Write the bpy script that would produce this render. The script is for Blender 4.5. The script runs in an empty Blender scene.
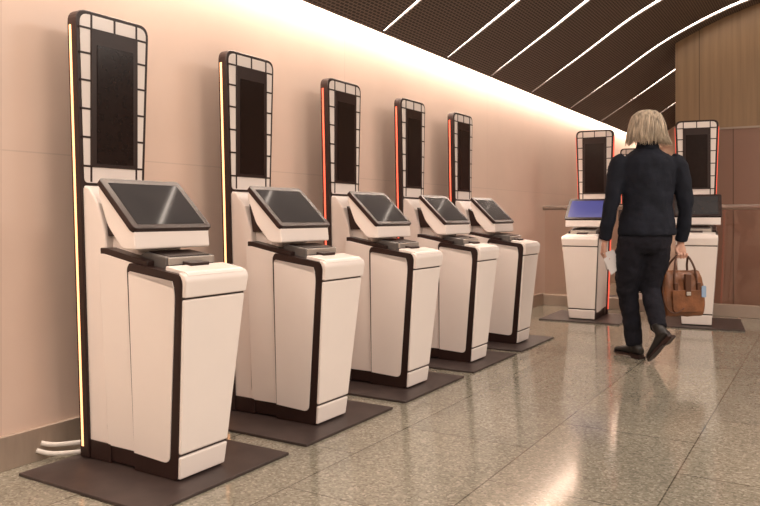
import bpy, bmesh, math, random
from mathutils import Vector, Matrix
random.seed(7)
S = bpy.context.scene
COL = S.collection
try:
    S.view_settings.view_transform = 'Standard'
    S.view_settings.look = 'None'
    S.view_settings.exposure = 0.14
except Exception: pass

# ---------------------------------------------------------------- materials
def nodes(m):
    m.use_nodes = True
    nt = m.node_tree
    return nt, nt.nodes, nt.links, nt.nodes.get('Principled BSDF')

def mat(name, col, rough=0.5, metal=0.0, var=0.06, nscale=6.0, emis=None, estr=0.0, bump=0.0, bscale=80, coat=0.0, stretch=None, spec=None):
    m = bpy.data.materials.new(name)
    nt, N, L, P = nodes(m)
    tc = N.new('ShaderNodeTexCoord')
    mp = N.new('ShaderNodeMapping'); L.new(tc.outputs['Object'], mp.inputs['Vector'])
    if stretch: mp.inputs['Scale'].default_value = stretch
    no = N.new('ShaderNodeTexNoise'); no.inputs['Scale'].default_value = nscale
    no.inputs['Detail'].default_value = 4
    L.new(mp.outputs[0], no.inputs['Vector'])
    cr = N.new('ShaderNodeValToRGB')
    cr.color_ramp.elements[0].position = .3; cr.color_ramp.elements[1].position = .7
    a = [max(0, c*(1-var)) for c in col]; b = [min(1, c*(1+var)) for c in col]
    cr.color_ramp.elements[0].color = (*a, 1); cr.color_ramp.elements[1].color = (*b, 1)
    L.new(no.outputs['Fac'], cr.inputs[0])
    L.new(cr.outputs[0], P.inputs['Base Color'])
    P.inputs['Roughness'].default_value = rough
    P.inputs['Metallic'].default_value = metal
    if spec is not None: P.inputs['Specular IOR Level'].default_value = spec
    if coat: P.inputs['Coat Weight'].default_value = coat
    if emis:
        P.inputs['Emission Color'].default_value = (*emis, 1)
        P.inputs['Emission Strength'].default_value = estr
    if bump:
        n2 = N.new('ShaderNodeTexNoise'); n2.inputs['Scale'].default_value = bscale
        L.new(mp.outputs[0], n2.inputs['Vector'])
        bp = N.new('ShaderNodeBump'); bp.inputs['Strength'].default_value = bump
        bp.inputs['Distance'].default_value = .01
        L.new(n2.outputs['Fac'], bp.inputs['Height']); L.new(bp.outputs[0], P.inputs['Normal'])
    return m

M_white = mat('white_plastic', (.86,.78,.735), .24, var=.012)
M_white2 = mat('white_plastic_matte', (.84,.755,.71), .40, var=.012)
M_black = mat('dark_brown_plastic', (.026,.012,.010), .36, var=.2, spec=.4)
M_mirror = mat('dark_camera_glass', (.014,.007,.006), .20, var=.2, nscale=40, spec=.25)
M_screen = mat('screen_glass', (.02,.017,.016), .08, var=.25, nscale=8, emis=(.55,.48,.45), estr=.06)
M_screen_b = mat('screen_lit_blue', (.03,.03,.08), .15, emis=(.12,.12,.40), estr=.5)
M_led = mat('led_warm', (1,.6,.3), .5, emis=(1,.42,.18), estr=2.0)
M_led_r = mat('led_red', (1,.2,.1), .5, emis=(1,.10,.07), estr=.8)
M_matm = mat('floor_plate_dark', (.050,.034,.031), .45, var=.2, nscale=12)
M_grey = mat('grey_device', (.12,.11,.105), .3, metal=.2)
M_silver = mat('silver_trim', (.6,.56,.52), .3, metal=.7)
M_steel = mat('brushed_steel', (.62,.55,.5), .35, metal=.85, stretch=(1,1,12))
M_base = mat('skirting_metal', (.40,.32,.26), .45, metal=.3, stretch=(1,6,1))
M_cable = mat('cable_grey', (.6,.56,.52), .5)
M_strip = mat('ceiling_light_diffuser', (1,.9,.8), .5, emis=(1,.86,.74), estr=7)
M_cove = mat('cove_light_diffuser', (1,.9,.8), .5, emis=(1,.83,.68), estr=12)
M_navy = mat('navy_wool', (.010,.012,.020), .85, var=.25, nscale=10, bump=.3, bscale=160, spec=.25)
M_jeans = mat('dark_denim', (.010,.010,.016), .85, var=.3, nscale=12, bump=.3, bscale=200, spec=.25)
M_boot = mat('black_leather', (.012,.009,.008), .45, var=.2)
M_skin = mat('skin', (.62,.36,.27), .55, var=.06, nscale=20)
M_lip = mat('lips', (.5,.2,.17), .5)
M_eye = mat('eye_white', (.8,.78,.75), .3)
M_iris = mat('iris', (.08,.12,.16), .2)
M_leather = mat('tan_leather', (.18,.068,.027), .45, var=.35, nscale=14, bump=.25, bscale=60)
M_leather_d = mat('tan_leather_dark', (.09,.033,.015), .45, var=.2)
M_paper = mat('paper_white', (.82,.78,.78), .6)
M_tag = mat('tag_blue', (.25,.35,.5), .5)
M_hair = mat('grey_blond_hair', (.50,.41,.31), .55, var=.5, nscale=55, stretch=(1,1,.12))

# floor
M_floor = bpy.data.materials.new('terrazzo_tiles')
nt, N, L, P = nodes(M_floor)
tc = N.new('ShaderNodeTexCoord')
mp = N.new('ShaderNodeMapping'); L.new(tc.outputs['Object'], mp.inputs['Vector'])
mp.inputs['Location'].default_value = (.51, .1, 0)
v = N.new('ShaderNodeTexVoronoi'); v.inputs['Scale'].default_value = 110
L.new(tc.outputs['Object'], v.inputs['Vector'])
cr = N.new('ShaderNodeValToRGB'); E = cr.color_ramp.elements
E[0].position = 0; E[0].color = (.185,.170,.135,1); E[1].position = 1; E[1].color = (.42,.395,.335,1)
e = E.new(.3); e.color = (.255,.237,.19,1); e = E.new(.75); e.color = (.305,.285,.235,1)
sx = N.new('ShaderNodeSeparateColor'); L.new(v.outputs['Color'], sx.inputs[0]); L.new(sx.outputs[0], cr.inputs[0])
no = N.new('ShaderNodeTexNoise'); no.inputs['Scale'].default_value = 1.1; no.inputs['Detail'].default_value = 5
L.new(tc.outputs['Object'], no.inputs['Vector'])
br = N.new('ShaderNodeTexBrick'); br.offset = 0.5; br.squash = 1
br.inputs['Scale'].default_value = 1; br.inputs['Brick Width'].default_value = .9; br.inputs['Row Height'].default_value = .6
br.inputs['Mortar Size'].default_value = .003; br.inputs['Mortar Smooth'].default_value = .1
br.inputs['Color1'].default_value = (.88,.88,.88,1); br.inputs['Color2'].default_value = (1.0,.99,.97,1)
br.inputs['Mortar'].default_value = (.40,.38,.35,1)
mr = N.new('ShaderNodeMapping'); mr.inputs['Rotation'].default_value = (0,0,math.pi/2)
L.new(mp.outputs[0], mr.inputs['Vector']); L.new(mr.outputs[0], br.inputs['Vector'])
mx = N.new('ShaderNodeMix'); mx.data_type = 'RGBA'; mx.blend_type = 'MULTIPLY'; mx.inputs[0].default_value = 1
L.new(cr.outputs[0], mx.inputs[6]); L.new(br.outputs['Color'], mx.inputs[7])
cr2 = N.new('ShaderNodeValToRGB'); cr2.color_ramp.elements[0].color=(.86,.86,.85,1); cr2.color_ramp.elements[1].color=(1.06,1.05,1.03,1)
cr2.color_ramp.elements[0].position=.35; cr2.color_ramp.elements[1].position=.65
L.new(no.outputs['Fac'], cr2.inputs[0])
mx2 = N.new('ShaderNodeMix'); mx2.data_type='RGBA'; mx2.blend_type='MULTIPLY'; mx2.inputs[0].default_value=1
L.new(mx.outputs[2], mx2.inputs[6]); L.new(cr2.outputs[0], mx2.inputs[7])
L.new(mx2.outputs[2], P.inputs['Base Color'])
rr = N.new('ShaderNodeMapRange'); rr.inputs[3].default_value=.05; rr.inputs[4].default_value=.18
L.new(no.outputs['Fac'], rr.inputs[0]); L.new(rr.outputs[0], P.inputs['Roughness'])
P.inputs['Specular IOR Level'].default_value=.8

def panel_mat(name, col, w, h, ax, rough=.4, seam=.55, offs=0, grain=None, metal=0, msize=.004, loc=(0,0)):
    m = bpy.data.materials.new(name)
    nt, N, L, P = nodes(m)
    tc = N.new('ShaderNodeTexCoord'); sp = N.new('ShaderNodeSeparateXYZ'); L.new(tc.outputs['Object'], sp.inputs[0])
    cb = N.new('ShaderNodeCombineXYZ'); L.new(sp.outputs[ax], cb.inputs[0]); L.new(sp.outputs[2], cb.inputs[1])
    mp = N.new('ShaderNodeMapping'); mp.inputs['Location'].default_value=(loc[0],loc[1],0); L.new(cb.outputs[0], mp.inputs[0])
    b = N.new('ShaderNodeTexBrick'); b.offset=offs; b.inputs['Scale'].default_value=1
    b.inputs['Brick Width'].default_value=w; b.inputs['Row Height'].default_value=h
    b.inputs['Mortar Size'].default_value=msize; b.inputs['Mortar Smooth'].default_value=.2
    b.inputs['Color1'].default_value=(*col,1); b.inputs['Color2'].default_value=(*[c*.96 for c in col],1)
    b.inputs['Mortar'].default_value=(*[c*seam for c in col],1)
    L.new(mp.outputs[0], b.inputs['Vector'])
    no = N.new('ShaderNodeTexNoise'); no.inputs['Detail'].default_value=6
    mg = N.new('ShaderNodeMapping'); L.new(tc.outputs['Object'], mg.inputs[0])
    if grain: mg.inputs['Scale'].default_value=grain; no.inputs['Scale'].default_value=1
    else: no.inputs['Scale'].default_value=1.6
    L.new(mg.outputs[0], no.inputs['Vector'])
    cr = N.new('ShaderNodeValToRGB'); cr.color_ramp.elements[0].position=.3; cr.color_ramp.elements[1].position=.7
    k = .78 if grain else .95
    cr.color_ramp.elements[0].color=(k,k,k,1); cr.color_ramp.elements[1].color=(1.04,1.04,1.04,1)
    L.new(no.outputs['Fac'], cr.inputs[0])
    mx = N.new('ShaderNodeMix'); mx.data_type='RGBA'; mx.blend_type='MULTIPLY'; mx.inputs[0].default_value=1
    L.new(b.outputs['Color'], mx.inputs[6]); L.new(cr.outputs[0], mx.inputs[7]); L.new(mx.outputs[2], P.inputs['Base Color'])
    P.inputs['Roughness'].default_value=rough; P.inputs['Metallic'].default_value=metal
    return m
M_wall = panel_mat('pink_wall_panels', (.70,.54,.455), 2.4, 1.26, 1, rough=.34, seam=.86, loc=(.7,0), msize=.003)
M_wood = panel_mat('oak_veneer_panels', (.32,.205,.115), .62, 6, 0, rough=.45, grain=(20,20,.8), seam=.5, msize=.005)
M_redp = panel_mat('copper_metal_panels', (.31,.185,.14), .45, 6, 0, rough=.28, seam=.45, msize=.005, metal=.15)
M_plain = mat('plaster_warm', (.58,.50,.43), .7)
M_slab = mat('ceiling_void_dark', (.04,.03,.026), .9)

# ceiling mesh
M_ceil = bpy.data.materials.new('ceiling_expanded_mesh')
nt, N, L, P = nodes(M_ceil)
uv = N.new('ShaderNodeUVMap'); uv.uv_map='UVMap'
b = N.new('ShaderNodeTexBrick'); b.offset=.5; b.inputs['Scale'].default_value=1
b.inputs['Brick Width'].default_value=.045; b.inputs['Row Height'].default_value=.022
b.inputs['Mortar Size'].default_value=.0045; b.inputs['Mortar Smooth'].default_value=.3
b.inputs['Color1'].default_value=(.026,.018,.015,1); b.inputs['Color2'].default_value=(.04,.028,.023,1)
b.inputs['Mortar'].default_value=(.19,.135,.105,1)
L.new(uv.outputs[0], b.inputs['Vector']); L.new(b.outputs['Color'], P.inputs['Base Color'])
P.inputs['Roughness'].default_value=.6

# glass
M_glass = bpy.data.materials.new('clear_glass')
nt, N, L, P = nodes(M_glass)
N.remove(P); out = [n for n in N if n.type=='OUTPUT_MATERIAL'][0]
tr = N.new('ShaderNodeBsdfTransparent'); tr.inputs[0].default_value=(.95,.90,.87,1)
gl = N.new('ShaderNodeBsdfGlossy'); gl.inputs['Roughness'].default_value=.05; gl.inputs[0].default_value=(.9,.8,.7,1)
ms = N.new('ShaderNodeMixShader'); ms.inputs[0].default_value=.07
L.new(tr.outputs[0], ms.inputs[1]); L.new(gl.outputs[0], ms.inputs[2])
L.new(ms.outputs[0], out.inputs[0])

# ---------------------------------------------------------------- helpers
def empty(name, loc=(0,0,0), rz=0):
    o = bpy.data.objects.new(name, None); COL.objects.link(o); o.location=loc; o.rotation_euler=(0,0,rz)
    o.empty_display_size=.1; return o
def obj(name, me, m, parent=None, bevel=0, smooth=False, seg=3):
    o = bpy.data.objects.new(name, me); COL.objects.link(o)
    if m and not me.materials: me.materials.append(m)
    if parent: o.parent = parent
    if smooth:
        for p in me.polygons: p.use_smooth=True
    if bevel:
        md = o.modifiers.new('bevel','BEVEL'); md.width=bevel; md.segments=seg; md.limit_method='ANGLE'; md.angle_limit=math.radians(28)
    return o
def mesh(name, vs, fs):
    me = bpy.data.meshes.new(name); me.from_pydata([tuple(v) for v in vs], [], fs); 
    bm = bmesh.new(); bm.from_mesh(me); bmesh.ops.recalc_face_normals(bm, faces=bm.faces); bm.to_mesh(me); bm.free()
    me.update(); return me
def box(name, lo, hi, m, parent=None, bevel=0):
    x0,y0,z0=lo; x1,y1,z1=hi
    vs=[(x0,y0,z0),(x1,y0,z0),(x1,y1,z0),(x0,y1,z0),(x0,y0,z1),(x1,y0,z1),(x1,y1,z1),(x0,y1,z1)]
    fs=[(0,3,2,1),(4,5,6,7),(0,1,5,4),(1,2,6,5),(2,3,7,6),(3,0,4,7)]
    return obj(name, mesh(name,vs,fs), m, parent, bevel)
def prof_y(pts, hw):
    n=len(pts); vs=[(x,-hw(x,z),z) for x,z in pts]+[(x,hw(x,z),z) for x,z in pts]
    fs=[tuple(range(n)), tuple(reversed(range(n,2*n)))]+[(i,(i+1)%n,n+(i+1)%n,n+i) for i in range(n)]
    return vs,fs
def prof_x(pts, x0, x1):
    n=len(pts); vs=[(x0,y,z) for y,z in pts]+[(x1,y,z) for y,z in pts]
    fs=[tuple(range(n)), tuple(reversed(range(n,2*n)))]+[(i,(i+1)%n,n+(i+1)%n,n+i) for i in range(n)]
    return vs,fs
def rnd(pts, rads, seg=6):
    out=[]; n=len(pts)
    for i,(p,r) in enumerate(zip(pts,rads)):
        p=Vector(p)
        if r<=0: out.append(tuple(p)); continue
        a=(Vector(pts[i-1])-p).normalized(); b=(Vector(pts[(i+1)%n])-p).normalized()
        s=p+a*r; e=p+b*r
        for k in range(seg+1):
            t=k/seg; out.append(tuple(s*(1-t)**2+p*2*t*(1-t)+e*t*t))
    return out
def tube_geo(path, radii, seg=14, flat=None, cap=True):
    P=[Vector(p) for p in path]; R=[(r,r) if not isinstance(r,(tuple,list)) else r for r in radii]
    vs=[];fs=[]; up=None
    for i,p in enumerate(P):
        t=(P[min(i+1,len(P)-1)]-P[max(i-1,0)]).normalized()
        if up is None:
            ref=Vector((1,0,0)) if abs(t.x)<.9 else Vector((0,1,0))
            u=(ref-t*ref.dot(t)).normalized()
        else: u=(up-t*up.dot(t)).normalized()
        up=u; w=t.cross(u)
        for k in range(seg):
            a=2*math.pi*k/seg; vs.append(p+u*math.cos(a)*R[i][0]+w*math.sin(a)*R[i][1])
    for i in range(len(P)-1):
        for k in range(seg):
            a=i*seg+k; b=i*seg+(k+1)%seg; fs.append((a,b,b+seg,a+seg))
    if cap:
        fs.append(tuple(reversed(range(seg)))); fs.append(tuple(range((len(P)-1)*seg,len(P)*seg)))
    return vs,fs
def smooth_path(pts, n=6):
    P=[Vector(p) for p in pts]; out=[]
    for i in range(len(P)-1):
        p0=P[max(i-1,0)];p1=P[i];p2=P[i+1];p3=P[min(i+2,len(P)-1)]
        for k in range(n):
            t=k/n
            out.append(.5*((2*p1)+(-p0+p2)*t+(2*p0-5*p1+4*p2-p3)*t*t+(-p0+3*p1-3*p2+p3)*t**3))
    out.append(P[-1]); return out
def smooth_vals(vals,n=6):
    out=[]
    for i in range(len(vals)-1):
        for k in range(n):
            t=k/n; out.append(vals[i]*(1-t)+vals[i+1]*t)
    out.append(vals[-1]); return out
def stube(path, radii, seg=14, n=6):
    return tube_geo(smooth_path(path,n), smooth_vals(radii,n), seg)
def ell_geo(c, r, seg=20, rings=12, rot=None):
    vs=[];fs=[]; c=Vector(c)
    for i in range(rings+1):
        ph=math.pi*i/rings
        for k in range(seg):
            a=2*math.pi*k/seg
            v=Vector((r[0]*math.sin(ph)*math.cos(a), r[1]*math.sin(ph)*math.sin(a), r[2]*math.cos(ph)))
            if rot: v=rot@v
            vs.append(c+v)
    for i in range(rings):
        for k in range(seg):
            a=i*seg+k;b=i*seg+(k+1)%seg; fs.append((a,b,b+seg,a+seg))
    return vs,fs
def hrings(rings, seg=28, pw=1.0):
    vs=[];fs=[]
    for (cx,cy,z,rx,ry) in rings:
        for k in range(seg):
            a=2*math.pi*k/seg; c=math.cos(a); s=math.sin(a)
            vs.append((cx+rx*math.copysign(abs(c)**pw,c), cy+ry*math.copysign(abs(s)**pw,s), z))
    for i in range(len(rings)-1):
        for k in range(seg):
            a=i*seg+k;b=i*seg+(k+1)%seg; fs.append((a,b,b+seg,a+seg))
    fs.append(tuple(range(seg))); fs.append(tuple(range((len(rings)-1)*seg,len(rings)*seg)))
    return vs,fs
def combine(name, geos, m, parent=None, remesh=0, smoothit=0, disp=0, dsize=.1, mtx=None, bevel=0, smooth=True):
    bm=bmesh.new()
    for vs,fs in geos:
        b=bmesh.new(); bv=[b.verts.new(v) for v in vs]
        for f in fs:
            try: b.faces.new([bv[i] for i in f])
            except ValueError: pass
        bmesh.ops.remove_doubles(b, verts=b.verts, dist=1e-6)
        bmesh.ops.recalc_face_normals(b, faces=b.faces)
        t=bpy.data.meshes.new('t'); b.to_mesh(t); b.free(); bm.from_mesh(t); bpy.data.meshes.remove(t)
    if mtx: bm.transform(mtx); bmesh.ops.recalc_face_normals(bm, faces=bm.faces)
    me=bpy.data.meshes.new(name); bm.to_mesh(me); bm.free()
    o=obj(name,me,m,parent,bevel,smooth)
    if remesh:
        r=o.modifiers.new('remesh','REMESH'); r.mode='VOXEL'; r.voxel_size=remesh; r.use_smooth_shade=True
    if smoothit:
        s=o.modifiers.new('smooth','SMOOTH'); s.factor=.6; s.iterations=smoothit
    if disp:
        t=bpy.data.textures.new(name+'_folds','CLOUDS'); t.noise_scale=dsize; t.noise_depth=2
        d=o.modifiers.new('folds','DISPLACE'); d.texture=t; d.strength=disp; d.mid_level=.5; d.texture_coords='LOCAL'
    return o

# ---------------------------------------------------------------- room
WX=-2.78; XR=5.0; YB=-4.0; YE=13.0
box('floor',(WX-.1,YB,-.1),(XR,YE+.1,0),M_floor)
box('wall_left',(WX-.1,YB,0),(WX,YE,2.95),M_wall)
box('wall_right',(XR,YB,0),(XR+.1,YE,3.9),M_plain)
box('wall_rear',(WX-.1,YB-.1,0),(XR+.1,YB,3.9),M_plain)
box('wall_end',(WX-.1,YE,0),(XR+.1,YE+.1,3.9),M_wall)
box('baseboard_left',(WX,YB,0),(WX+.02,8.05,.135),M_base,bevel=.003)
box('wall_back',(-1.49,8.8,1.95),(XR,9.0,3.9),M_wood)
box('wall_back_lower',(-1.49,8.79,0),(XR,9.0,1.95),M_redp)
box('wall_corridor_side',(-1.49,9.0,0),(-1.39,YE,3.6),M_plain)
box('trim_1',(-1.49,8.775,1.94),(XR,8.79,1.96),M_base)

prof=[(-2.6,2.25),(-2.1,2.56),(-1.5,2.93),(-.8,3.22),(0,3.38),(1.5,3.46),(XR,3.46)]
pp=smooth_path([(x,0,z) for x,z in prof],6)
pp=[(p.x,p.z) for p in pp]
arc=[0]
for i in range(1,len(pp)): arc.append(arc[-1]+math.dist(pp[i],pp[i-1]))
gaps=[-3.3,-2.35,-1.4,-.45,.5,1.45,2.4,3.35,4.3,5.28,6.16,7.2,8.5,9.85,11.5]
ceil=empty('ceiling',(0,0,0))
edges=[YB]+gaps+[YE]
def gwx(x): return .012+.046*min(1,max(0,(x+2.6)/1.9))
def clip(e0,e1,g0,g1):
    n=len(pp); vs=[];fs=[]
    for (x,z),a in zip(pp,arc):
        y0=e0+g0*gwx(x); y1=e1-g1*gwx(x)
        vs+= [(x,y0,z),(x,y1,z),(x,y1,z+.03),(x,y0,z+.03)]
    for i in range(n-1):
        a=i*4;b=a+4
        fs+=[(a,a+1,b+1,b),(a+1,a+2,b+2,b+1),(a+2,a+3,b+3,b+2),(a+3,a,b,b+3)]
    fs+=[(0,3,2,1),(4*n-4,4*n-3,4*n-2,4*n-1)]
    return vs,fs
for i in range(len(edges)-1):
    vs,fs=clip(edges[i],edges[i+1],1 if i else 0,1 if i<len(edges)-2 else 0)
    me=bpy.data.meshes.new('ceiling_panel'); me.from_pydata(vs,[],fs)
    ul=me.uv_layers.new(name='UVMap')
    for lp in me.loops:
        vi=lp.vertex_index; ul.data[lp.index].uv=(vs[vi][1], arc[vi//4])
    obj('panel_%d'%i, me, M_ceil, ceil)
for i,g in enumerate(gaps):
    vs=[];fs=[]
    q=[(x,z) for x,z in pp]
    for x,z in q: vs+=[(x,g-gwx(x),z+.012),(x,g+gwx(x),z+.012)]
    for k in range(len(q)-1): fs.append((2*k,2*k+1,2*k+3,2*k+2))
    me=mesh('light_strip',vs,fs); obj('light_strip_%d'%i, me, M_strip, ceil)
box('void_slab',(WX-.1,YB,3.85),(XR,YE,3.95),M_slab,ceil)
box('cove_lip',(-2.62,YB,2.25),(-2.60,YE,2.33),M_slab,ceil)
cl=empty('cove_light',(0,0,0))
box('diffuser',(-2.74,YB+.1,2.42),(-2.66,YE-.1,2.44),M_cove,cl)
box('housing',(-2.76,YB+.1,2.44),(-2.64,YE-.1,2.47),M_silver,cl)

# barrier (thin single-sheet glass panes)
bar=empty('glass_barrier',(0,8.1,0))
box('base_channel',(WX+.001,-.04,0.0),(4.9,.04,.12),M_base,bar,.004)
for i,(a,b2) in enumerate([(WX+.02,-1.6),(-1.58,-.2),(-.18,1.2),(1.22,2.6),(2.62,4.0)]):
    obj('glass_pane_%d'%i,mesh('glass_pane',[(a,0,.12),(b2,0,.12),(b2,0,1.06),(a,0,1.06)],[(0,1,2,3)]),M_glass,bar)
combine('handrail',[tube_geo([(WX+.001,0,1.09),(4.9,0,1.09)],[.026,.026],16)],M_steel,bar)
for i,x in enumerate((-1.59,-.19,1.21,2.61)): box('post_%d'%i,(x-.012,-.02,.12),(x+.012,.02,1.08),M_steel,bar)

# ---------------------------------------------------------------- kiosk parts
def thw(x,z): return .122+.065*z/1.86
def bhw(x,z): return .118+.050*z/.77
TH=1.835; TM=1.135
parts=[]
def add(name,geo,m,bevel=0):
    me=mesh(name,*geo); me.materials.append(m); parts.append((name,me,bevel))
def outline(z0,z1,ins,rt,rb,hw=None):
    f=lambda z: (thw(0,z)-ins) if hw is None else hw
    pts=[(-f(z0),z0),(f(z0),z0),(f(z1),z1),(-f(z1),z1)]
    return rnd(pts,[rb,rb,rt,rt])
add('tower_frame',prof_x(outline(.015,TH,0,.055,0),-.055,0),M_black,.004)
add('tower_face',prof_x(outline(TM,TH-.016,.017,.042,.02),-.003,.003),M_white,.001)
add('tower_lower_face',prof_x(outline(.09,TM-.018,.012,.01,.0),-.003,.002),M_white)
add('camera_glass',prof_x(outline(1.20,1.765,0,.010,.010,hw=.118),.0,.010),M_black,.003)
add('camera_inner_glass',prof_x(outline(1.215,1.70,0,.004,.004,hw=.092),.0,.0125),M_mirror,.001)
g=0
for z in (1.203,1.32,1.435,1.55,1.66,1.762):
    w=thw(0,z)-.010
    for s in (-1,1):
        a,b2=sorted((s*.110,s*w)); 
        add('grid_line_%d'%g,prof_x([(a,z-.004),(b2,z-.004),(b2,z+.004),(a,z+.004)],0,.0055),M_black); g+=1
for s in (-.114,0.0,.114):
    for z0,z1 in ((TM+.004,1.205),(1.76,TH-.010)):
        if s==0 and z0<1.5: continue
        add('grid_line_%d'%g,prof_x([(s-.004,z0),(s+.004,z0),(s+.004,z1),(s-.004,z1)],0,.0055),M_black); g+=1
led=mesh('led_strip',*prof_y([(-.042,.06),(-.030,.06),(-.030,1.77),(-.042,1.77)],lambda x,z: thw(x,z)+.0015)) 
ledr=mesh('led_strip_red',*prof_y([(-.042,.06),(-.010,.06),(-.010,1.77),(-.042,1.77)],lambda x,z: thw(x,z)+.005)) 
add('column',prof_y([(.0,.085),(.125,.085),(.135,.84),(.125,.93),(.085,1.05),(.035,1.115),(0,1.125)],lambda x,z: thw(x,z)-.012),M_white2,.008)
add('column_plinth',prof_y([(.0,.015),(.125,.015),(.125,.09),(0,.09)],lambda x,z: thw(x,z)-.008),M_black,.003)
def rb(x,z): return bhw(x,z)-.012
add('rear_body_core',prof_y([(.10,.02),(.32,.02),(.385,.83),(.15,.875),(.12,.875)],rb),M_black,.004)
add('rear_body_panel',prof_y(rnd([(.11,.085),(.32,.085),(.375,.808),(.145,.852),(.112,.852)],[0,0,.01,.01,.01]),lambda x,z: rb(x,z)+.004),M_white,.002)
add('body_core',prof_y(rnd([(.27,.015),(.505,.015),(.580,.765),(.565,.787),(.30,.822),(.285,.80)],[0,.02,.02,.012,.01,.01]),bhw),M_black,.004)
add('body_side_panel',prof_y(rnd([(.276,.085),(.468,.075),(.540,.725),(.53,.757),(.305,.79),(.296,.785)],[0,.03,.04,.02,.01,.01]),lambda x,z: bhw(x,z)+.004),M_white,.002)
fx=lambda z: .505+.073*(z-.015)/.76
add('front_panel',prof_y([(fx(.115)-.006,.115),(fx(.115)+.012,.115),(fx(.695)+.012,.695),(fx(.695)-.006,.695)],lambda x,z: bhw(x,z)-.001),M_white,.007)
add('kick_panel',prof_y([(fx(.02)-.006,.02),(fx(.02)+.010,.02),(fx(.105)+.012,.105),(fx(.105)-.006,.105)],lambda x,z: bhw(x,z)-.001),M_white,.006)
add('front_lip',prof_y(rnd([(.566,.703),(.590,.703),(.598,.765),(.588,.788),(.560,.795)],[0,.006,.008,.014,0]),lambda x,z: bhw(x,z)-.001),M_white,.008)
add('top_cap',prof_y(rnd([(.47,.78),(.57,.77),(.592,.782),(.58,.797),(.475,.814)],[0,0,.004,.008,.004]),lambda x,z: .150),M_white,.006)
add('document_reader',prof_y([(.31,.80),(.45,.79),(.45,.845),(.33,.862),(.31,.855)],lambda x,z:.125),M_grey,.006)
add('reader_glass',prof_y([(.335,.855),(.445,.842),(.445,.848),(.335,.8645)],lambda x,z:.105),M_mirror,.001)
add('reader_trim',prof_y([(.450,.815),(.458,.815),(.458,.842),(.450,.843)],lambda x,z:.118),M_silver,.002)
add('card_slot',prof_y([(.452,.805),(.50,.80),(.50,.822),(.452,.828)],lambda x,z:.05),M_black,.003)
add('neck',prof_y([(.12,.83),(.29,.83),(.275,.93),(.12,1.02)],lambda x,z:.11),M_white,.015)
add('neck_shadow_gap',prof_y([(.125,.92),(.26,.92),(.22,1.0),(.10,1.06)],lambda x,z:.13),M_black,.004)
A=Vector((.357,.945)); B=Vector((.158,1.135))
d=(B-A).normalized(); nrm=Vector((d.y,-d.x)); 
if nrm.y<0: nrm=-nrm
def P2(s,t): q=A+d*s+nrm*t; return (q.x,q.y)
Ls=(B-A).length
add('display_housing',prof_y(rnd([P2(0,-.004),P2(Ls-.01,-.004),P2(Ls-.012,-.035),(.20,.965),(.285,.873),(.362,.873)],[.004,.01,.02,.02,.02,.012]),lambda x,z:.194),M_white,.010)
def face_plate(name,s0,s1,t0,t1,hw,r,m,bev):
    pts=rnd([(s0,-hw),(s1,-hw),(s1,hw),(s0,hw)],[r]*4)
    n=len(pts); vs=[]
    for t in (t0,t1):
        for s,y in pts:
            q=P2(s,t); vs.append((q[0],y,q[1]))
    fs=[tuple(range(n)),tuple(reversed(range(n,2*n)))]+[(i,(i+1)%n,n+(i+1)%n,n+i) for i in range(n)]
    add(name,(vs,fs),m,bev)
face_plate('display_bezel',-.002,Ls+.006,-.012,.012,.204,.022,M_black,.003)
face_plate('display_screen',.022,Ls-.022,.004,.0128,.175,.004,M_screen,0)
parts_screen=len(parts)-1
matmesh=mesh('floor_plate',*prof_x([(-.37,0.0),(.37,0.0),(.37,.012),(-.37,.012)],-.09,.64)); matmesh.materials.append(M_matm)
led.materials.append(M_led); ledr.materials.append(M_led_r)
led_r=led.copy(); led_r.materials.clear(); led_r.materials.append(M_led_r)
scr_b=parts[parts_screen][1].copy(); scr_b.materials.clear(); scr_b.materials.append(M_screen_b)

def kiosk(loc,rz,red=0,blue=False,sc=1):
    e=empty('self_service_kiosk',loc,rz); e.scale=(sc,sc,sc)
    for i,(n,me,bv) in enumerate(parts):
        mm=scr_b if (blue and i==parts_screen) else me
        obj(n,mm,None,e,bv)
    obj('led_strip',[led,led_r,ledr][red],None,e)
    obj('floor_plate',matmesh,None,e,.003)
    return e
KX=-2.575
for i,y in enumerate([2.07,2.93,3.80,4.68,5.53]):
    kiosk((KX,y,0),0,red=1 if i>=2 else 0)
kiosk((-2.05,7.54,0),math.radians(-88),red=2,blue=True,sc=1.02)
kiosk((-1.11,7.70,0),math.radians(-82),red=2,sc=1.05)
kiosk((-2.05,9.4,0),math.radians(-77),red=2)

cb=empty('power_cable',(0,0,0))
combine('cable_a',[stube([(WX+.02,1.86,.07),(-2.72,1.90,.06),(-2.66,2.0,.055),(-2.60,2.05,.05)],[.010]*4,10)],M_cable,cb)
combine('cable_b',[stube([(WX+.02,1.84,.045),(-2.71,1.88,.03),(-2.65,1.98,.022),(-2.60,2.03,.022)],[.010]*4,10)],M_cable,cb)

# ---------------------------------------------------------------- woman
YAW=math.radians(31.4)
def cam2w(px,d):
    lat=(px-380)/739*d
    return (-math.sin(YAW)*d+math.cos(YAW)*lat, math.cos(YAW)*d+math.sin(YAW)*lat)
wx,wy=cam2w(645,5.12)
W=empty('woman',(wx,wy,0),YAW)
jt=hrings([(.015,.0,.865,.196,.142),(.015,0,.89,.198,.145),(.015,0,.97,.190,.135),(.018,.0,1.08,.168,.118),(.02,0,1.18,.175,.118),
  (.022,0,1.28,.190,.120),(.022,0,1.36,.196,.112),(.022,0,1.405,.176,.098),(.022,.004,1.44,.118,.080),(.022,.008,1.47,.072,.066),(.022,.012,1.50,.062,.060)],32)
jl=stube([(-.135,0,1.385),(-.185,0,1.345),(-.212,-.005,1.22),(-.236,-.005,1.08),(-.252,.02,.95),(-.262,.045,.835)],[.062,.066,.060,.053,.047,.041],16)
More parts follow.
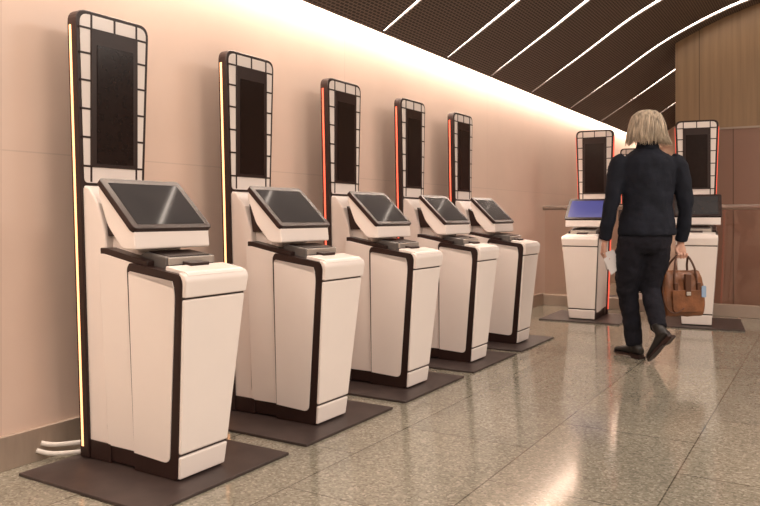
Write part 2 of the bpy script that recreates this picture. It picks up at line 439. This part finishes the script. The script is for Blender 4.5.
jr=stube([(.18,0,1.385),(.232,0,1.345),(.255,-.010,1.22),(.272,-.02,1.07),(.272,.01,.94),(.268,.045,.825)],[.062,.066,.060,.053,.047,.041],16)
combine('jacket',[jt,jl,jr],M_navy,W,remesh=.009,smoothit=4,disp=.022,dsize=.09)
combine('jacket_collar',[hrings([(.022,.012,1.455,.085,.078),(.022,.012,1.485,.075,.070),(.022,.014,1.515,.068,.064)],28)],M_navy,W,smoothit=0)
tp=hrings([(.01,0,.74,.10,.08),(.01,0,.78,.158,.115),(.01,0,.84,.176,.125),(.01,0,.92,.168,.118),(.012,0,1.0,.14,.10)],28)
tl=stube([(-.078,.0,.86),(-.095,.04,.70),(-.090,.095,.50),(-.080,.100,.42),(-.060,.10,.28),(-.040,.095,.09)],[.104,.098,.076,.070,.064,.056],18)
tr_=stube([(.085,.0,.86),(.075,.02,.70),(.055,.035,.53),(.052,.015,.46),(.045,-.070,.35),(.038,-.150,.245)],[.102,.096,.074,.068,.062,.056],18)
combine('trousers',[tp,tl,tr_],M_jeans,W,remesh=.009,smoothit=4,disp=.020,dsize=.06)
def boot(name,mtx,shaft):
    g=[]
    rings=[(-.035,.028,.042),(-.01,.032,.058),(.04,.034,.058),(.09,.036,.044),(.14,.040,.034),(.18,.037,.027),(.205,.022,.020)]
    vs=[];fs=[];sg=18
    for x,w,h in rings:
        for k in range(sg):
            a=2*math.pi*k/sg; c=math.cos(a); s=math.sin(a)
            vs.append((x,w*c,.012+ h*(1+s)*.62))
    for i in range(len(rings)-1):
        for k in range(sg):
            a=i*sg+k;b2=i*sg+(k+1)%sg; fs.append((a,b2,b2+sg,a+sg))
    fs.append(tuple(range(sg))); fs.append(tuple(range((len(rings)-1)*sg,len(rings)*sg)))
    g.append((vs,fs))
    g.append(stube(shaft,[.042,.040,.042],16))
    combine(name,g,M_boot,W,remesh=.006,smoothit=3,mtx=mtx)
    outl=[(-.042,0),(-.03,.030),(.02,.032),(.08,.032),(.14,.043),(.18,.039),(.215,.012),(.215,-.012),(.18,-.039),(.14,-.043),(.08,-.032),(.02,-.032),(-.03,-.030)]
    n=len(outl); vs=[(x,y,0) for x,y in outl]+[(x,y,.016) for x,y in outl]
    fs=[tuple(range(n)),tuple(range(n,2*n))]+[(i,(i+1)%n,n+(i+1)%n,n+i) for i in range(n)]
    hb=prof_y([(-.040,-.014),(.035,-.014),(.045,.004),(-.042,.004)],lambda x,z:.030)
    combine(name+'_sole',[(vs,fs),hb],M_black,W,mtx=mtx,smooth=False)
m1=Matrix.Translation((-.025,.070,.014))@Matrix.Rotation(math.radians(118),4,'Z')
boot('boot_front',m1,[(.01,0,.05),(.018,0,.09),(.022,0,.14)])
m2=Matrix.Translation((.080,-.215,.178))@Matrix.Rotation(math.radians(130),4,'Z')@Matrix.Rotation(math.radians(50),4,'Y')
boot('boot_rear',m2,[(.0,0,.05),(-.004,0,.09),(-.022,0,.13)])

# neck + head
HC=Vector((.022,.035,1.625)); HR=Matrix.Rotation(math.radians(18),3,'Z')
def H(x,y,z): return HC+HR@Vector((x,y,z))
def hell(c,r,seg=20,rings=12): return ell_geo(H(*c),r,seg,rings,rot=HR)
head=[hell((0,-.005,.018),(.074,.094,.092),28,18), hell((0,.03,-.045),(.055,.060,.066),24,14), hell((0,.066,-.090),(.026,.024,.022)),
      stube([(.022,.012,1.44),(.022,.015,1.50),(.022,.022,1.57)],[.055,.050,.052],18),
      stube([H(0,.086,.022),H(0,.098,.0),H(0,.108,-.022),H(0,.098,-.032)],[.008,.009,.013,.010],10),
      hell((.016,.088,-.028),(.009,.010,.007)), hell((-.016,.088,-.028),(.009,.010,.007)),
      hell((.035,.072,.034),(.024,.014,.007)), hell((-.035,.072,.034),(.024,.014,.007)),
      hell((.038,.066,-.022),(.022,.018,.018)), hell((-.038,.066,-.022),(.022,.018,.018)),
      hell((.077,-.005,-.002),(.008,.018,.030)), hell((-.077,-.005,-.002),(.008,.018,.030))]
combine('head',head,M_skin,W,remesh=.004,smoothit=3)
for s in (-1,1):
    combine('eye_%s'%('l' if s<0 else 'r'),[hell((s*.031,.080,.014),(.013,.009,.007))],M_eye,W)
    combine('iris_%s'%('l' if s<0 else 'r'),[hell((s*.031,.087,.014),(.005,.003,.005),12,8)],M_iris,W)
    combine('eyebrow_%s'%('l' if s<0 else 'r'),[stube([H(s*.016,.089,.036),H(s*.034,.086,.041),H(s*.050,.074,.036)],[.003,.0035,.002],8)],M_hair,W)
combine('lips',[stube([H(-.024,.083,-.057),H(-.008,.093,-.053),H(.008,.093,-.053),H(.024,.083,-.057)],[.003,.005,.005,.003],8),
                stube([H(-.022,.083,-.060),H(0,.092,-.065),H(.022,.083,-.060)],[.003,.006,.003],8)],M_lip,W)
def shell_pt(a,t,off=0,jx=0):
    prof_=[(0,.114,.0),(.12,.104,.052),(.28,.073,.087),(.45,.025,.105),(.62,-.035,.118),(.8,-.090,.130),(.92,-.122,.141),(1,-.142,.147)]
    for i in range(len(prof_)-1):
        if t<=prof_[i+1][0]+1e-9:
            q=(t-prof_[i][0])/(prof_[i+1][0]-prof_[i][0]); z=prof_[i][1]*(1-q)+prof_[i+1][1]*q; r=prof_[i][2]*(1-q)+prof_[i+1][2]*q; break
    r+=off
    if t>.7: r+=.018*(t-.7)/.3*math.sin(a*1.0+.3)
    x=r*math.sin(a); y=-r*math.cos(a)*(.98 if math.cos(a)>0 else 1.0)
    if t>.6: y*= (1-.25*(t-.6)/.4*max(0,math.cos(a)))
    return H(x,y-.008,z)
geos=[]
na,ntt=40,16; amax=math.radians(128)
vs=[];fs=[]
for layer,off in ((0,0),(1,-.012)):
    for j in range(ntt+1):
        for i in range(na+1):
            a=-amax+2*amax*i/na; tt=j/ntt
            vs.append(shell_pt(a,tt*.86,off if tt>0.05 else off*.3))
nl=(na+1)*(ntt+1)
for j in range(ntt):
    for i in range(na):
        a=j*(na+1)+i; q=(a,a+1,a+na+2,a+na+1); fs.append(q); fs.append(tuple(reversed([k+nl for k in q])))
for j in range(ntt):
    for i in (0,na):
        a=j*(na+1)+i; b2=a+na+1; fs.append((a,b2,b2+nl,a+nl))
for i in range(na):
    a=ntt*(na+1)+i; fs.append((a,a+1,a+1+nl,a+nl))
geos.append((vs,fs))
for k in range(620):
    a=random.uniform(-amax,amax); t0=random.uniform(.02,.35); t1=random.uniform(.82,1.0); 
    ph=random.uniform(0,6.28); amp=random.uniform(.006,.06)
    pts=[];rs=[]
    n=9; o0=random.uniform(-.002,.009)
    for i in range(n):
        t=t0+(t1-t0)*i/(n-1)
        pts.append(shell_pt(a+amp*3*math.sin(ph+4*t)*t,t,o0+.012*t*math.sin(ph*2+5*t)))
        rs.append(.0036*(1-.82*(i/(n-1))**2))
    geos.append(tube_geo(pts,rs,5))
combine('hair',geos,M_hair,W)

# hands
def hand(name,mtx,curls,thumb):
    g=[]
    rings=[(.012,0,.022,.017),(-.01,0,.025,.017),(-.035,0,.034,.016),(-.065,0,.040,.014),(-.088,0,.038,.011)]
    vs=[];fs=[];sg=16
    for z,y,rx,ry in rings:
        for k in range(sg):
            a=2*math.pi*k/sg; vs.append((rx*math.cos(a),y+ry*math.sin(a),z))
    for i in range(len(rings)-1):
        for k in range(sg):
            a=i*sg+k;b2=i*sg+(k+1)%sg; fs.append((a,b2,b2+sg,a+sg))
    fs.append(tuple(range(sg))); fs.append(tuple(range((len(rings)-1)*sg,len(rings)*sg)))
    g.append((vs,fs))
    g.append(stube([(0,0,.06),(0,0,0)],[.026,.024],14))
    for j,(x,ln) in enumerate([(.030,.072),(.0105,.080),(-.0095,.075),(-.029,.058)]):
        c=curls[j] if isinstance(curls[0],(list,tuple)) else curls
        p=Vector((x*.9,0,-.070)); pts=[p.copy(),Vector((x,0,-.086))]; p=pts[-1].copy(); ang=0
        for f,cc in zip((.45,.31,.24),c):
            ang+=math.radians(cc); p=p+Vector((x*.04,math.sin(ang)*ln*f,-math.cos(ang)*ln*f)); pts.append(p.copy())
        g.append(tube_geo(pts,[.0095,.0098,.0088,.008,.0062],10))
    g.append(stube(thumb,[.013,.012,.010,.0085,.006],10,3))
    combine(name,g,M_skin,W,remesh=.0028,smoothit=2,mtx=mtx)
TL=Vector((-.264,.05,.822))
ML=Matrix(((0,1,0,TL.x),(1,0,0,TL.y),(0,0,1,TL.z),(0,0,0,1)))
ML=ML@Matrix.Rotation(math.radians(-8),4,'X')
hand('hand_left',ML,[(38,48,28),(34,45,28),(30,42,26),(28,40,26)],[(.018,.004,-.022),(.036,.012,-.045),(.040,.026,-.068),(.036,.036,-.088),(.030,.040,-.102)])
TR=Vector((.268,.05,.812))
MR=Matrix(((-1,0,0,TR.x),(0,-1,0,TR.y),(0,0,1,TR.z),(0,0,0,1)))
hand('hand_right',MR,[(62,85,58)]*4,[(.018,.004,-.022),(.036,.014,-.045),(.034,.030,-.066),(.020,.040,-.078),(.008,.042,-.084)])

pd=empty('passport_document',(wx,wy,0),YAW)
def card(name,c,w,h,t,rz,rx,m):
    o=box(name,(-w/2,-t/2,-h/2),(w/2,t/2,h/2),m,pd,.001); o.location=c; o.rotation_euler=(math.radians(rx),math.radians(rz),math.radians(20)); return o
card('paper_sheet',(-.215,.028,.672),.105,.135,.002,-32,5,M_paper)
card('booklet',(-.230,.040,.695),.088,.122,.005,-16,5,M_paper)

# handbag
HB=empty('handbag',(wx,wy,0),YAW)
bc=Vector((.262,.03,0))
def bagpt(x,y,z): 
    a=math.radians(10); return (bc.x+x*math.cos(a)-y*math.sin(a), bc.y+x*math.sin(a)+y*math.cos(a), z)
rings=[(.305,.135,.060),(.315,.150,.070),(.40,.163,.078),(.50,.155,.070),(.57,.140,.052),(.605,.130,.036),(.615,.120,.028)]
vs=[];fs=[];sg=36
for z,rx,ry in rings:
    for k in range(sg):
        a=2*math.pi*k/sg; c=math.cos(a); s=math.sin(a)
        vs.append(bagpt(rx*math.copysign(abs(c)**.45,c), ry*math.copysign(abs(s)**.45,s), z+.012*math.cos(a)**2*(1 if z>.55 else 0)))
for i in range(len(rings)-1):
    for k in range(sg):
        a=i*sg+k;b2=i*sg+(k+1)%sg; fs.append((a,b2,b2+sg,a+sg))
fs.append(tuple(range(sg))); fs.append(tuple(range((len(rings)-1)*sg,len(rings)*sg)))
o=combine('bag_body',[(vs,fs)],M_leather,HB,disp=.018,dsize=.06)
sb=o.modifiers.new('sub','SUBSURF'); sb.levels=2; sb.render_levels=2
o.modifiers.move(1,0)
hy=TR.y-.020; hz=TR.z-.083; hx=TR.x
for nm,sy in (('handle_near',-1),('handle_far',1)):
    pth=[bagpt(-.085,sy*.062,.50),bagpt(-.082,sy*.052,.585),bagpt(-.070,sy*.040,.655),(hx-.040,hy+sy*.007,hz-.012),(hx,hy+sy*.007,hz),(hx+.040,hy+sy*.007,hz-.012),bagpt(.070,sy*.040,.655),bagpt(.082,sy*.052,.585),bagpt(.085,sy*.062,.50)]
    combine(nm,[stube(pth,[.0075]*9,10)],M_leather_d,HB)
def bagplate(name,pts,y,t,m):
    n=len(pts); vs=[bagpt(x,y,z) for x,z in pts]+[bagpt(x,y-t,z) for x,z in pts]
    fs=[tuple(range(n)),tuple(range(n,2*n))]+[(i,(i+1)%n,n+(i+1)%n,n+i) for i in range(n)]
    combine(name,[(vs,fs)],m,HB,bevel=.003,smooth=False)
bagplate('front_pocket',rnd([(-.11,.34),(.11,.34),(.115,.49),(-.115,.49)],[.03,.03,.01,.01]),-.070,.016,M_leather)
bagplate('flap',rnd([(-.02,.45),(.02,.45),(.022,.60),(-.022,.60)],[.01,.01,0,0]),-.068,.024,M_leather_d)
bagplate('buckle',rnd([(-.016,.455),(.016,.455),(.016,.48),(-.016,.48)],[.004]*4),-.088,.008,M_silver)
for s in (-.085,.085): bagplate('handle_tab',rnd([(s-.013,.47),(s+.013,.47),(s+.013,.54),(s-.013,.54)],[.008,.008,0,0]),-.062,.022,M_leather_d)
bagplate('tag',rnd([(.10,.44),(.135,.44),(.135,.52),(.10,.52)],[.01]*4),-.084,.006,M_tag)
combine('shoulder_strap',[stube([bagpt(-.12,0,.60),bagpt(-.155,-.03,.50),bagpt(-.150,-.06,.38),bagpt(-.10,-.085,.335),bagpt(-.03,-.09,.37)],[(.0035)]*5,8)],M_leather_d,HB)

# ---------------------------------------------------------------- lights
def area(name,loc,rot,sx,sy,power,col):
    l=bpy.data.lights.new(name,'AREA'); l.shape='RECTANGLE'; l.size=sx; l.size_y=sy; l.energy=power; l.color=col
    o=bpy.data.objects.new(name,l); COL.objects.link(o); o.location=loc; o.rotation_euler=rot; return o
area('cove_lamp',(-2.70,4.5,2.41),(0,0,0),.07,16.8,165,(1,.82,.68))
for i,(x,y) in enumerate([(1.6,-1.5),(1.8,2.0),(2.2,5.5)]):
    area('added_fill_%d'%i,(x,y,3.40),(0,0,0),1.4,1.4,98,(1,.87,.77))  # unseen lamps added under the ceiling as general and front fill for the kiosks
w=bpy.data.worlds.new('World'); S.world=w; w.use_nodes=True
w.node_tree.nodes['Background'].inputs[0].default_value=(1,.82,.68,1)
w.node_tree.nodes['Background'].inputs[1].default_value=.3

# ---------------------------------------------------------------- camera
c=bpy.data.cameras.new('camera'); c.sensor_width=36; c.lens=35.0; c.shift_y=-37/760
co=bpy.data.objects.new('camera',c); COL.objects.link(co)
co.location=(0,0,1.0); co.rotation_euler=(math.radians(90),0,YAW)
S.camera=co
